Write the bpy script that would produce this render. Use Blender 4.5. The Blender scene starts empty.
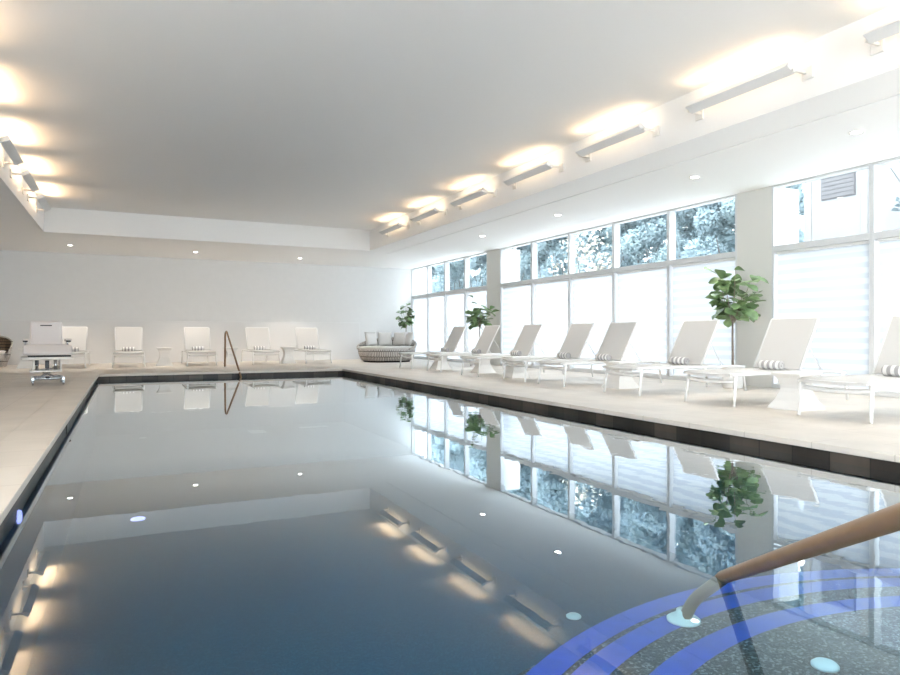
import bpy, bmesh, math, random
from mathutils import Vector, Matrix
random.seed(7)
PI = math.pi
scene = bpy.context.scene
COL = scene.collection

# ------------------------------------------------------------------ helpers
def bm_new():
    return bmesh.new()

def add_box(bm, x0, x1, y0, y1, z0, z1, bevel=0.0, M=None, seg=2):
    vs = [bm.verts.new((x, y, z)) for z in (z0, z1) for y in (y0, y1) for x in (x0, x1)]
    idx = [(0, 2, 3, 1), (4, 5, 7, 6), (0, 1, 5, 4), (2, 6, 7, 3), (0, 4, 6, 2), (1, 3, 7, 5)]
    fs = [bm.faces.new([vs[i] for i in f]) for f in idx]
    geom = vs
    if bevel > 0:
        es = list({e for f in fs for e in f.edges})
        r = bmesh.ops.bevel(bm, geom=es, offset=bevel, segments=seg, profile=0.5, affect='EDGES')
        geom = list({v for f in r['faces'] for v in f.verts} | {v for v in vs if v.is_valid})
        for f in r['faces']:
            f.smooth = True
    if M is not None:
        bmesh.ops.transform(bm, matrix=M, verts=geom)
    return geom

def add_quad(bm, pts):
    return bm.faces.new([bm.verts.new(p) for p in pts])

def fillet(pts, rad, n=5):
    pts = [Vector(p) for p in pts]
    out = [pts[0]]
    for i in range(1, len(pts) - 1):
        p, a, b = pts[i], pts[i - 1], pts[i + 1]
        da, db = (a - p), (b - p)
        r = min(rad, da.length * .49, db.length * .49)
        p0, p1 = p + da.normalized() * r, p + db.normalized() * r
        for k in range(n + 1):
            t = k / n
            out.append(p0 * (1 - t) ** 2 + p * 2 * t * (1 - t) + p1 * t * t)
    out.append(pts[-1])
    return out

def add_tube(bm, pts, r, seg=8, r2=None, cap=True, squash=1.0):
    pts = [Vector(p) for p in pts]
    n = len(pts)
    rings = []
    up = None
    for i, p in enumerate(pts):
        t = (pts[min(i + 1, n - 1)] - pts[max(i - 1, 0)]).normalized()
        if up is None:
            ref = Vector((0, 0, 1)) if abs(t.z) < .9 else Vector((0, 1, 0))
            up = (ref - t * ref.dot(t)).normalized()
        else:
            up = (up - t * up.dot(t)).normalized()
        side = t.cross(up)
        rr = r if r2 is None else r + (r2 - r) * i / (n - 1)
        rings.append([bm.verts.new(p + (up * math.cos(a) * rr + side * math.sin(a) * rr * squash))
                      for a in [2 * PI * k / seg for k in range(seg)]])
    for i in range(n - 1):
        for k in range(seg):
            f = bm.faces.new((rings[i][k], rings[i][(k + 1) % seg], rings[i + 1][(k + 1) % seg], rings[i + 1][k]))
            f.smooth = True
    if cap:
        bm.faces.new(rings[0][::-1]); bm.faces.new(rings[-1])

def add_bar(bm, p0, p1, w, h, bevel=.004):
    p0, p1 = Vector(p0), Vector(p1)
    d = p1 - p0
    L = d.length
    M = Matrix.Translation((p0 + p1) / 2) @ d.to_track_quat('X', 'Z').to_matrix().to_4x4()
    add_box(bm, -L / 2, L / 2, -w / 2, w / 2, -h / 2, h / 2, bevel, M, 1)

def add_lathe(bm, prof, seg=32, c=(0, 0, 0), a0=0.0, a1=2 * PI, smooth=True):
    full = abs(a1 - a0 - 2 * PI) < 1e-6
    m = seg if full else seg + 1
    rings = []
    for r, z in prof:
        if r < 1e-6:
            rings.append([bm.verts.new((c[0], c[1], c[2] + z))]); continue
        rings.append([bm.verts.new((c[0] + r * math.cos(a0 + (a1 - a0) * k / seg),
                                    c[1] + r * math.sin(a0 + (a1 - a0) * k / seg), c[2] + z)) for k in range(m)])
    for i in range(len(rings) - 1):
        A, B = rings[i], rings[i + 1]
        for k in range(seg):
            k2 = (k + 1) % m
            if len(A) == 1 and len(B) == 1: continue
            if len(A) == 1: f = bm.faces.new((A[0], B[k2], B[k]))
            elif len(B) == 1: f = bm.faces.new((A[k], A[k2], B[0]))
            else: f = bm.faces.new((A[k], A[k2], B[k2], B[k]))
            f.smooth = smooth

def obj(name, bm, m, parent=None, loc=None):
    bmesh.ops.recalc_face_normals(bm, faces=bm.faces[:])
    me = bpy.data.meshes.new(name)
    bm.to_mesh(me); bm.free()
    for x in (m if isinstance(m, (list, tuple)) else [m]):
        me.materials.append(x)
    o = bpy.data.objects.new(name, me)
    COL.objects.link(o)
    if parent: o.parent = parent
    if loc: o.location = loc
    return o

def tag(o, label, cat, group=None, kind=None):
    if label: o['label'] = label
    if cat: o['category'] = cat
    if group: o['group'] = group
    if kind: o['kind'] = kind
    return o

def thing(name, loc=(0, 0, 0), rz=0.0):
    o = bpy.data.objects.new(name, None)
    o.empty_display_size = .1
    COL.objects.link(o)
    o.location = loc; o.rotation_euler = (0, 0, rz)
    return o

def struct(name, bm, m, label=None, parent=None):
    o = obj(name, bm, m, parent)
    if parent is None: o['kind'] = 'structure'
    if label: o['label'] = label; o['category'] = name.split('_')[0] if name.split('_')[0] in ('wall','floor','ceiling','window','trim') else name.split('_')[-1]
    return o

def dup(root, loc, rz, label, group=None, scale=None):
    r = root.copy(); COL.objects.link(r)
    r.location = loc; r.rotation_euler = (0, 0, rz); r['label'] = label
    if group: r['group'] = group
    if scale: r.scale = scale
    for ch in list(root.children):
        c = ch.copy(); COL.objects.link(c); c.parent = r
        for g in list(ch.children):
            d = g.copy(); COL.objects.link(d); d.parent = c
    return r

# ------------------------------------------------------------------ materials
def mat(name, col, rough=.5, metal=0.0, spec=.5, var=0.0, vscale=6.0, bump=0.0, bscale=60.0):
    m = bpy.data.materials.new(name); m.use_nodes = True
    nt = m.node_tree; b = nt.nodes['Principled BSDF']
    b.inputs['Roughness'].default_value = rough
    b.inputs['Metallic'].default_value = metal
    b.inputs['Specular IOR Level'].default_value = spec
    b.inputs['Base Color'].default_value = (*col, 1)
    if var or bump:
        tc = nt.nodes.new('ShaderNodeTexCoord')
    if var:
        n = nt.nodes.new('ShaderNodeTexNoise'); n.inputs['Scale'].default_value = vscale; n.inputs['Detail'].default_value = 4
        nt.links.new(tc.outputs['Object'], n.inputs['Vector'])
        r = nt.nodes.new('ShaderNodeValToRGB')
        r.color_ramp.elements[0].position = .3; r.color_ramp.elements[1].position = .7
        r.color_ramp.elements[0].color = (*[c * (1 - var) for c in col], 1)
        r.color_ramp.elements[1].color = (*[min(1, c * (1 + var)) for c in col], 1)
        nt.links.new(n.outputs['Fac'], r.inputs['Fac']); nt.links.new(r.outputs['Color'], b.inputs['Base Color'])
    if bump:
        n2 = nt.nodes.new('ShaderNodeTexNoise'); n2.inputs['Scale'].default_value = bscale
        nt.links.new(tc.outputs['Object'], n2.inputs['Vector'])
        bp = nt.nodes.new('ShaderNodeBump'); bp.inputs['Strength'].default_value = bump; bp.inputs['Distance'].default_value = .01
        nt.links.new(n2.outputs['Fac'], bp.inputs['Height']); nt.links.new(bp.outputs['Normal'], b.inputs['Normal'])
    return m

def tile_mat(name, c1, c2, cm, bw, bh, mortar, rough, axes='XY', noise=0.0, spec=.5, offset=.5, bump=.0):
    m = bpy.data.materials.new(name); m.use_nodes = True
    nt = m.node_tree; b = nt.nodes['Principled BSDF']
    b.inputs['Roughness'].default_value = rough; b.inputs['Specular IOR Level'].default_value = spec
    tc = nt.nodes.new('ShaderNodeTexCoord')
    sp = nt.nodes.new('ShaderNodeSeparateXYZ'); cb = nt.nodes.new('ShaderNodeCombineXYZ')
    nt.links.new(tc.outputs['Object'], sp.inputs[0])
    if axes == 'WALL':
        ad = nt.nodes.new('ShaderNodeMath'); ad.operation = 'ADD'
        nt.links.new(sp.outputs['X'], ad.inputs[0]); nt.links.new(sp.outputs['Y'], ad.inputs[1])
        nt.links.new(ad.outputs[0], cb.inputs[0]); nt.links.new(sp.outputs['Z'], cb.inputs[1])
    else:
        nt.links.new(sp.outputs[axes[0]], cb.inputs[0]); nt.links.new(sp.outputs[axes[1]], cb.inputs[1])
    br = nt.nodes.new('ShaderNodeTexBrick'); br.offset = offset
    br.inputs['Scale'].default_value = 1; br.inputs['Brick Width'].default_value = bw; br.inputs['Row Height'].default_value = bh
    br.inputs['Mortar Size'].default_value = mortar; br.inputs['Mortar Smooth'].default_value = .2
    br.inputs['Color1'].default_value = (*c1, 1); br.inputs['Color2'].default_value = (*c2, 1); br.inputs['Mortar'].default_value = (*cm, 1)
    nt.links.new(cb.outputs[0], br.inputs['Vector'])
    out = br.outputs['Color']
    if noise:
        n = nt.nodes.new('ShaderNodeTexNoise'); n.inputs['Scale'].default_value = 2.2; n.inputs['Detail'].default_value = 8
        nt.links.new(tc.outputs['Object'], n.inputs['Vector'])
        mr = nt.nodes.new('ShaderNodeMapRange'); mr.inputs[1].default_value = .3; mr.inputs[2].default_value = .7
        mr.inputs[3].default_value = 1 - noise; mr.inputs[4].default_value = 1 + noise * .4
        nt.links.new(n.outputs['Fac'], mr.inputs[0])
        mx = nt.nodes.new('ShaderNodeMix'); mx.data_type = 'RGBA'; mx.blend_type = 'MULTIPLY'; mx.inputs[0].default_value = 1
        nt.links.new(out, mx.inputs[6]); nt.links.new(mr.outputs[0], mx.inputs[7]); out = mx.outputs[2]
    nt.links.new(out, b.inputs['Base Color'])
    if bump:
        bp = nt.nodes.new('ShaderNodeBump'); bp.inputs['Strength'].default_value = bump; bp.inputs['Distance'].default_value = .01
        nt.links.new(br.outputs['Fac'], bp.inputs['Height']); bp.invert = True; nt.links.new(bp.outputs['Normal'], b.inputs['Normal'])
    return m

def pebble_mat(name, c_lo, c_hi, scale):
    m = bpy.data.materials.new(name); m.use_nodes = True
    nt = m.node_tree; b = nt.nodes['Principled BSDF']; b.inputs['Roughness'].default_value = .6
    tc = nt.nodes.new('ShaderNodeTexCoord'); v = nt.nodes.new('ShaderNodeTexVoronoi'); v.inputs['Scale'].default_value = scale
    nt.links.new(tc.outputs['Object'], v.inputs['Vector'])
    sp = nt.nodes.new('ShaderNodeSeparateColor'); nt.links.new(v.outputs['Color'], sp.inputs[0])
    r = nt.nodes.new('ShaderNodeValToRGB'); e = r.color_ramp.elements
    e[0].position = .25; e[0].color = (*c_lo, 1); e[1].position = .96; e[1].color = (*c_hi, 1)
    k = r.color_ramp.elements.new(.8); k.color = (*[(a * .7 + b_ * .3) for a, b_ in zip(c_lo, c_hi)], 1)
    nt.links.new(sp.outputs[0], r.inputs['Fac']); nt.links.new(r.outputs['Color'], b.inputs['Base Color'])
    return m

def emit_mat(name, col, s):
    m = bpy.data.materials.new(name); m.use_nodes = True
    nt = m.node_tree; nt.nodes.clear()
    e = nt.nodes.new('ShaderNodeEmission'); e.inputs[0].default_value = (*col, 1); e.inputs[1].default_value = s
    o = nt.nodes.new('ShaderNodeOutputMaterial'); nt.links.new(e.outputs[0], o.inputs[0])
    return m

def stripe_mat(name, ca, cb_, axis, period, duty=.5, rough=.8, blur=.1):
    m = bpy.data.materials.new(name); m.use_nodes = True
    nt = m.node_tree; b = nt.nodes['Principled BSDF']; b.inputs['Roughness'].default_value = rough
    tc = nt.nodes.new('ShaderNodeTexCoord'); sp = nt.nodes.new('ShaderNodeSeparateXYZ'); nt.links.new(tc.outputs['Object'], sp.inputs[0])
    mu = nt.nodes.new('ShaderNodeMath'); mu.operation = 'MULTIPLY'; mu.inputs[1].default_value = 1 / period; nt.links.new(sp.outputs[axis], mu.inputs[0])
    fr = nt.nodes.new('ShaderNodeMath'); fr.operation = 'PINGPONG'; fr.inputs[1].default_value = .5; nt.links.new(mu.outputs[0], fr.inputs[0])
    r = nt.nodes.new('ShaderNodeValToRGB'); r.color_ramp.elements[0].position = max(0, duty * .5 - blur * .25); r.color_ramp.elements[1].position = duty * .5 + blur * .25
    r.color_ramp.elements[0].color = (*ca, 1); r.color_ramp.elements[1].color = (*cb_, 1)
    nt.links.new(fr.outputs[0], r.inputs['Fac']); nt.links.new(r.outputs['Color'], b.inputs['Base Color'])
    return m

def shade_mat():
    m = bpy.data.materials.new('sheer_shade_fabric'); m.use_nodes = True
    nt = m.node_tree; nt.nodes.clear()
    o = nt.nodes.new('ShaderNodeOutputMaterial')
    tc = nt.nodes.new('ShaderNodeTexCoord'); sp = nt.nodes.new('ShaderNodeSeparateXYZ'); nt.links.new(tc.outputs['Object'], sp.inputs[0])
    mu = nt.nodes.new('ShaderNodeMath'); mu.operation = 'MULTIPLY'; mu.inputs[1].default_value = 1 / .145; nt.links.new(sp.outputs['Z'], mu.inputs[0])
    fr = nt.nodes.new('ShaderNodeMath'); fr.operation = 'PINGPONG'; fr.inputs[1].default_value = .5; nt.links.new(mu.outputs[0], fr.inputs[0])
    r = nt.nodes.new('ShaderNodeValToRGB'); r.color_ramp.elements[0].position = .2; r.color_ramp.elements[1].position = .3
    r.color_ramp.elements[0].color = (.50, .51, .545, 1); r.color_ramp.elements[1].color = (.60, .60, .61, 1)
    nt.links.new(fr.outputs[0], r.inputs['Fac'])
    t = nt.nodes.new('ShaderNodeBsdfTranslucent'); d = nt.nodes.new('ShaderNodeBsdfDiffuse')
    nt.links.new(r.outputs['Color'], t.inputs[0]); nt.links.new(r.outputs['Color'], d.inputs[0])
    mx = nt.nodes.new('ShaderNodeMixShader'); mx.inputs[0].default_value = .30
    nt.links.new(t.outputs[0], mx.inputs[1]); nt.links.new(d.outputs[0], mx.inputs[2])
    tr = nt.nodes.new('ShaderNodeBsdfTransparent')
    m2 = nt.nodes.new('ShaderNodeMixShader'); m2.inputs[0].default_value = .08
    nt.links.new(mx.outputs[0], m2.inputs[1]); nt.links.new(tr.outputs[0], m2.inputs[2])
    nt.links.new(m2.outputs[0], o.inputs[0])
    return m

def schlick(nt, f0, f1, power, normal=None, top=1.0):
    """reflectance that rises the same way from both sides of a thin surface"""
    lw = nt.nodes.new('ShaderNodeLayerWeight'); lw.inputs[0].default_value = .5
    if normal is not None: nt.links.new(normal, lw.inputs['Normal'])
    p = nt.nodes.new('ShaderNodeMath'); p.operation = 'POWER'; p.inputs[1].default_value = power
    nt.links.new(lw.outputs['Facing'], p.inputs[0])
    m = nt.nodes.new('ShaderNodeMath'); m.operation = 'MULTIPLY_ADD'; m.use_clamp = True; m.inputs[1].default_value = f1 - f0; m.inputs[2].default_value = f0
    nt.links.new(p.outputs[0], m.inputs[0])
    c = nt.nodes.new('ShaderNodeMath'); c.operation = 'MULTIPLY'; c.inputs[1].default_value = top
    nt.links.new(m.outputs[0], c.inputs[0])
    return c.outputs[0]

def glass_mat(name='window_glass', tint=(.86, .89, .90)):
    m = bpy.data.materials.new(name); m.use_nodes = True
    nt = m.node_tree; nt.nodes.clear()
    o = nt.nodes.new('ShaderNodeOutputMaterial')
    f = schlick(nt, .03, .55, 5)
    t = nt.nodes.new('ShaderNodeBsdfTransparent'); t.inputs[0].default_value = (*tint, 1)
    g = nt.nodes.new('ShaderNodeBsdfGlossy'); g.inputs['Roughness'].default_value = .02
    mx = nt.nodes.new('ShaderNodeMixShader')
    nt.links.new(f, mx.inputs[0]); nt.links.new(t.outputs[0], mx.inputs[1]); nt.links.new(g.outputs[0], mx.inputs[2])
    nt.links.new(mx.outputs[0], o.inputs[0])
    return m

def water_mat():
    m = bpy.data.materials.new('pool_water'); m.use_nodes = True
    nt = m.node_tree; nt.nodes.clear()
    o = nt.nodes.new('ShaderNodeOutputMaterial')
    tc = nt.nodes.new('ShaderNodeTexCoord')
    mp = nt.nodes.new('ShaderNodeMapping'); mp.inputs['Scale'].default_value = (1.0, 1.0, 1); nt.links.new(tc.outputs['Object'], mp.inputs[0])
    n = nt.nodes.new('ShaderNodeTexNoise'); n.inputs['Scale'].default_value = 5.0; n.inputs['Detail'].default_value = 2.0
    nt.links.new(mp.outputs[0], n.inputs['Vector'])
    n2 = nt.nodes.new('ShaderNodeTexNoise'); n2.inputs['Scale'].default_value = .45; n2.inputs['Detail'].default_value = 1
    nt.links.new(tc.outputs['Object'], n2.inputs['Vector'])
    sx = nt.nodes.new('ShaderNodeSeparateXYZ'); nt.links.new(tc.outputs['Object'], sx.inputs[0])
    mr = nt.nodes.new('ShaderNodeMapRange'); mr.inputs[1].default_value = 1.2; mr.inputs[2].default_value = 4.2; mr.inputs[3].default_value = .12; mr.inputs[4].default_value = 1.0
    nt.links.new(sx.outputs['X'], mr.inputs[0])
    mm = nt.nodes.new('ShaderNodeMath'); mm.operation = 'MULTIPLY'; nt.links.new(mr.outputs[0], mm.inputs[0]); nt.links.new(n2.outputs['Fac'], mm.inputs[1])
    hh = nt.nodes.new('ShaderNodeMath'); hh.operation = 'MULTIPLY'; nt.links.new(mm.outputs[0], hh.inputs[0]); nt.links.new(n.outputs['Fac'], hh.inputs[1])
    bp = nt.nodes.new('ShaderNodeBump'); bp.inputs['Strength'].default_value = 1; bp.inputs['Distance'].default_value = .0020
    nt.links.new(hh.outputs[0], bp.inputs['Height'])
    f = schlick(nt, .022, 2.75, 5.6, bp.outputs[0], .86)
    t = nt.nodes.new('ShaderNodeBsdfTransparent'); t.inputs[0].default_value = (.62, .86, .96, 1)
    g = nt.nodes.new('ShaderNodeBsdfGlossy'); g.inputs['Roughness'].default_value = .0; g.inputs[0].default_value = (.90, .96, 1, 1); nt.links.new(bp.outputs[0], g.inputs['Normal'])
    mx = nt.nodes.new('ShaderNodeMixShader')
    nt.links.new(f, mx.inputs[0]); nt.links.new(t.outputs[0], mx.inputs[1]); nt.links.new(g.outputs[0], mx.inputs[2])
    nt.links.new(mx.outputs[0], o.inputs[0])
    return m

M = {}
M['wall'] = mat('wall_paint', (.78, .78, .775), .7, var=.01)
M['panel'] = mat('lower_wall_panel_paint', (.77, .765, .76), .55)
M['ceil'] = mat('ceiling_paint', (.92, .915, .905), .8)
M['deck'] = tile_mat('deck_stone', (.67, .612, .545), (.70, .64, .57), (.56, .50, .44), 1.2, .6, .004, .45, 'YX', .10, .4)
M['coping'] = tile_mat('coping_stone', (.67, .612, .545), (.70, .64, .57), (.52, .46, .40), .6, 9, .004, .4, 'YX', .08, .4)
M['band'] = tile_mat('waterline_slate', (.022, .019, .017), (.10, .08, .065), (.02, .018, .016), .30, .2, .006, .45, 'WALL', .6, .3, 0)
M['basin'] = pebble_mat('dark_pebble_plaster', (.006, .062, .125), (.03, .125, .20), 110)
M['step'] = pebble_mat('dark_step_pebble', (.016, .022, .028), (.25, .27, .28), 120)
M['bluetile'] = mat('blue_tile', (.01, .07, .48), .3, var=.12, vscale=14)
M['water'] = water_mat()
M['glass'] = glass_mat()
M['glass_clear'] = glass_mat('clear_glass', (.98, .99, .99))
M['alu'] = mat('white_window_frame', (.66, .67, .68), .45)
M['col'] = mat('column_paint', (.70, .69, .66), .7)
M['shade'] = shade_mat()
M['frame'] = mat('white_powder_coat', (.80, .80, .79), .4)
M['sling'] = mat('white_sling_fabric', (.585, .575, .56), .85, bump=.15, bscale=300)
M['table'] = mat('white_resin', (.80, .79, .77), .5)
M['towel'] = stripe_mat('striped_towel', (.40, .39, .39), (.80, .79, .78), 'Y', .078, .5, .95, .1)
M['bronze'] = mat('bronze_rail', (.30, .185, .10), .38, metal=.55, spec=.5, var=.06, vscale=20)
M['plate'] = mat('white_escutcheon', (.80, .80, .76), .3)
M['leaf'] = mat('fig_leaf', (.19, .29, .13), .4, var=.5, vscale=5)
M['bark'] = mat('grey_brown_bark', (.27, .22, .18), .8, var=.2, vscale=30)
M['pot'] = mat('white_planter', (.82, .82, .81), .5)
M['soil'] = mat('soil', (.05, .04, .03), .9)
M['cush'] = mat('oatmeal_cushion', (.66, .63, .59), .9, bump=.1, bscale=200)
M['cush2'] = mat('grey_cushion', (.66, .64, .62), .9, bump=.1, bscale=200)
M['chair_white'] = mat('chair_vinyl', (.70, .66, .65), .5)
M['chrome'] = mat('chrome', (.62, .66, .70), .18, metal=.9)
M['black'] = mat('black_plastic', (.015, .015, .018), .4)
M['fix'] = mat('light_grey_metal', (.80, .81, .82), .45)
M['fixw'] = mat('white_metal_bracket', (.82, .80, .77), .45)
M['lens'] = emit_mat('warm_lamp_lens', (1, .80, .55), 1.5)
M['down'] = emit_mat('downlight_lens', (1, .95, .88), 9)
M['violet'] = emit_mat('violet_pool_lens', (.45, .40, 1.0), 1.1)
M['drain'] = mat('white_grille_plastic', (.85, .88, .88), .4)

def wicker_mat(name, a, b_, sx, sz):
    m = bpy.data.materials.new(name); m.use_nodes = True
    nt = m.node_tree; b = nt.nodes['Principled BSDF']; b.inputs['Roughness'].default_value = .7
    tc = nt.nodes.new('ShaderNodeTexCoord'); sp = nt.nodes.new('ShaderNodeSeparateXYZ'); nt.links.new(tc.outputs['Object'], sp.inputs[0])
    at = nt.nodes.new('ShaderNodeMath'); at.operation = 'ARCTAN2'; nt.links.new(sp.outputs['Y'], at.inputs[0]); nt.links.new(sp.outputs['X'], at.inputs[1])
    cb = nt.nodes.new('ShaderNodeCombineXYZ'); nt.links.new(at.outputs[0], cb.inputs[0]); nt.links.new(sp.outputs['Z'], cb.inputs[1])
    br = nt.nodes.new('ShaderNodeTexBrick'); br.inputs['Scale'].default_value = 1; br.inputs['Brick Width'].default_value = sx; br.inputs['Row Height'].default_value = sz
    br.inputs['Mortar Size'].default_value = min(sx, sz) * .16; br.offset = .5
    br.inputs['Color1'].default_value = (*a, 1); br.inputs['Color2'].default_value = (*[c * .85 for c in a], 1); br.inputs['Mortar'].default_value = (*b_, 1)
    nt.links.new(cb.outputs[0], br.inputs['Vector']); nt.links.new(br.outputs['Color'], b.inputs['Base Color'])
    bp = nt.nodes.new('ShaderNodeBump'); bp.inputs['Distance'].default_value = .02; bp.invert = True
    nt.links.new(br.outputs['Fac'], bp.inputs['Height']); nt.links.new(bp.outputs['Normal'], b.inputs['Normal'])
    return m
M['wicker'] = wicker_mat('grey_rope_weave', (.64, .60, .56), (.10, .085, .075), .062, .16)
M['rim'] = mat('grey_brown_rope_rim', (.45, .40, .36), .8, var=.2, vscale=25)
M['wicker_b'] = wicker_mat('brown_wicker', (.20, .13, .075), (.04, .025, .015), .10, .07)

# ------------------------------------------------------------------ camera
TH = math.radians(25.87)
cam = bpy.data.cameras.new('camera'); camo = bpy.data.objects.new('camera', cam); COL.objects.link(camo)
cam.sensor_width = 36; cam.lens = 668 / 900 * 36; cam.shift_y = -2.5 / 900
cam.clip_start = .05; cam.clip_end = 300
camo.location = (0, 0, .8); camo.rotation_euler = (PI / 2, 0, -TH)
scene.camera = camo

# ------------------------------------------------------------------ room shell
XL, XR, XG = -4.2, 9.43, 8.83         # left wall, outer face of piers, glazing line
YN, YF = -7.2, 21.2  # near end pushed back out of view to even out the daylight
PX0, PX1, PY0, PY1 = -.53, 4.62, .35, 15.3
ZS, ZT = 3.06, 3.61                   # soffit, tray ceiling
TX0, TX1, TY0, TY1 = -1.62, 5.88, -4.2, 17.05
ZW = -.12
CW = .32

def ring(bm, ax0, ax1, ay0, ay1, bx0, bx1, by0, by1, z):
    """flat ring between the outer rectangle a and the inner rectangle b"""
    o = [bm.verts.new(p) for p in ((ax0, ay0, z), (ax1, ay0, z), (ax1, ay1, z), (ax0, ay1, z))]
    i = [bm.verts.new(p) for p in ((bx0, by0, z), (bx1, by0, z), (bx1, by1, z), (bx0, by1, z))]
    for k in range(4):
        bm.faces.new((o[k], o[(k + 1) % 4], i[(k + 1) % 4], i[k]))
    return o, i

bm = bm_new()
ring(bm, XL, XR, YN, YF, PX0 - CW, PX1 + CW, PY0 - CW, PY1 + CW, 0)
ring(bm, XL, XR, YN, YF, PX0 - CW, PX1 + CW, PY0 - CW, PY1 + CW, -.2)
struct('floor', bm, M['deck'], 'beige stone tiled pool deck')

bm = bm_new()
for (x0, x1, y0, y1) in ((PX0 - CW, PX0 + .03, PY0 - CW, PY1 + CW), (PX1 - .03, PX1 + CW, PY0 - CW, PY1 + CW),
                         (PX0 + .03, PX1 - .03, PY0 - CW, PY0 + .03), (PX0 + .03, PX1 - .03, PY1 - .03, PY1 + CW)):
    add_box(bm, x0, x1, y0, y1, -.045, .004, .006)
struct('pool_coping', bm, M['coping'], 'pale stone coping running around the pool edge')

bm = bm_new()
def strip(bm, z0, z1, o=0.0):
    c = [(PX0 - o, PY0 - o), (PX1 + o, PY0 - o), (PX1 + o, PY1 + o), (PX0 - o, PY1 + o)]
    for k in range(4):
        a, b = c[k], c[(k + 1) % 4]
        add_quad(bm, [(a[0], a[1], z0), (b[0], b[1], z0), (b[0], b[1], z1), (a[0], a[1], z1)])
strip(bm, -.28, -.045)
struct('waterline_tiles', bm, M['band'], 'dark slate tile band at the waterline of the pool')

ZB = -1.25
bm = bm_new()
strip(bm, ZB, -.2, .01)
add_quad(bm, [(PX0 - .01, PY0 - .01, ZB), (PX1 + .01, PY0 - .01, ZB), (PX1 + .01, PY1 + .01, ZB), (PX0 - .01, PY1 + .01, ZB)])
struct('pool_basin', bm, M['basin'], 'dark blue pebbled basin of the pool')

# curved entry steps with blue tile nosing bands
SC = (2.4, -.06)
def arc_ring(bm, r0, r1, z, n=64, z2=None):
    a0, a1 = math.radians(12), math.radians(168)
    A, B = [], []
    for k in range(n + 1):
        a = a0 + (a1 - a0) * k / n
        for r, L in ((r0, A), (r1, B)):
            L.append((SC[0] + r * math.cos(a), max(PY0, SC[1] + r * math.sin(a))))
    va = [bm.verts.new((*p, z)) for p in A]; vb = [bm.verts.new((*p, z if z2 is None else z2)) for p in B]
    for k in range(n):
        bm.faces.new((va[k], va[k + 1], vb[k + 1], vb[k]))
ZST = -.36
bm = bm_new()
arc_ring(bm, 1.30, 2.31, ZST)
arc_ring(bm, 2.31, 2.31, ZST, z2=-.62)
arc_ring(bm, 2.31, 2.62, -.62)
arc_ring(bm, 2.62, 2.62, -.62, z2=ZB)
arc_ring(bm, 1.30, 1.30, ZST, z2=-.2)
arc_ring(bm, .05, 1.30, -.2)
steps = struct('pool_steps', bm, M['step'], 'curved dark pebbled entry steps under the water')
for (a, b) in ((2.215, 2.318), (2.085, 2.19), (1.875, 1.98)):
    bm = bm_new(); arc_ring(bm, a, b, ZST + .003)
    obj('tile_band', bm, M['bluetile'], steps)

bm = bm_new()
add_quad(bm, [(PX0, PY0, ZW), (PX1, PY0, ZW), (PX1, PY1, ZW), (PX0, PY1, ZW)])
w = obj('pool_water', bm, M['water'])
tag(w, 'still clear blue water filling the swimming pool', 'water', kind='stuff')

# ceiling with its raised tray
bm = bm_new()
o_, i_ = ring(bm, XL, XG + .15, YN, YF, TX0, TX1, TY0, TY1, ZS)
t_ = [bm.verts.new((v.co.x, v.co.y, ZT)) for v in i_]
for k in range(4):
    bm.faces.new((i_[k], i_[(k + 1) % 4], t_[(k + 1) % 4], t_[k]))
bm.faces.new(t_)
add_quad(bm, [(XL, YN, 3.9), (XG + .15, YN, 3.9), (XG + .15, YF, 3.9), (XL, YF, 3.9)])
for a, b in (((XL, YN), (XG + .15, YN)), ((XG + .15, YN), (XG + .15, YF)), ((XG + .15, YF), (XL, YF)), ((XL, YF), (XL, YN))):
    add_quad(bm, [(*a, ZS), (*b, ZS), (*b, 3.9), (*a, 3.9)])
struct('ceiling', bm, M['ceil'], 'white ceiling with a raised tray over the pool')
bm = bm_new(); add_box(bm, 6.52, 6.545, -6.0, 17.5, ZS - .010, ZS, .002)
struct('trim_1', bm, M['ceil'], 'slim white bead along the soffit before the windows')

def wall(name, x0, x1, y0, y1, lab, m='wall', z0=0, z1=3.9):
    bm = bm_new(); add_box(bm, x0, x1, y0, y1, z0, z1)
    return struct(name, bm, M[m], lab)
wall('wall_far', XL - .2, XR, YF, YF + .2, 'pale far wall behind the loungers')
YL = 3.0
bm = bm_new(); add_box(bm, XL - .2, XL, YL, YF, 0, 3.9); add_box(bm, XL - .2, XL, YN, YL, ZS, 3.9)
struct('wall_left', bm, M['wall'], 'pale side wall opposite the windows')
bm = bm_new()  # unseen glazing added to the left wall for more daylight
for k in range(9):
    y = YN + (YL - YN) * k / 8
    add_box(bm, XL - .14, XL, y - .035, y + .035, 0, ZS, .003)
for z0, z1 in ((0, .06), (2.055, 2.145), (ZS - .04, ZS)):
    add_box(bm, XL - .13, XL - .01, YN, YL, z0, z1, .003)
W1 = struct('window_20', bm, M['alu'], 'unseen white framed glazing added for daylight in the side wall opposite the loungers, near end')
bm = bm_new(); add_box(bm, XL - .08, XL - .072, YN, YL, .0, ZS); obj('glass_pane', bm, M['glass_clear'], W1)
wall('wall_near', XL - .2, XR, YN - .2, YN, 'pale wall over the added glazing at the near end of the pool hall', 'wall', ZS, 3.9)
bm = bm_new()  # glazing behind the camera, added to brighten the hall
for k in range(9):
    x = XL + (XR - XL) * k / 8
    add_box(bm, x - .035, x + .035, YN - .14, YN, 0, ZS, .003)
for z0, z1 in ((0, .06), (2.055, 2.145), (ZS - .04, ZS)):
    add_box(bm, XL, XR, YN - .13, YN - .01, z0, z1, .003)
W0 = struct('window_19', bm, M['alu'], 'unseen white framed glazing added for daylight across the near end of the pool hall')
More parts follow.
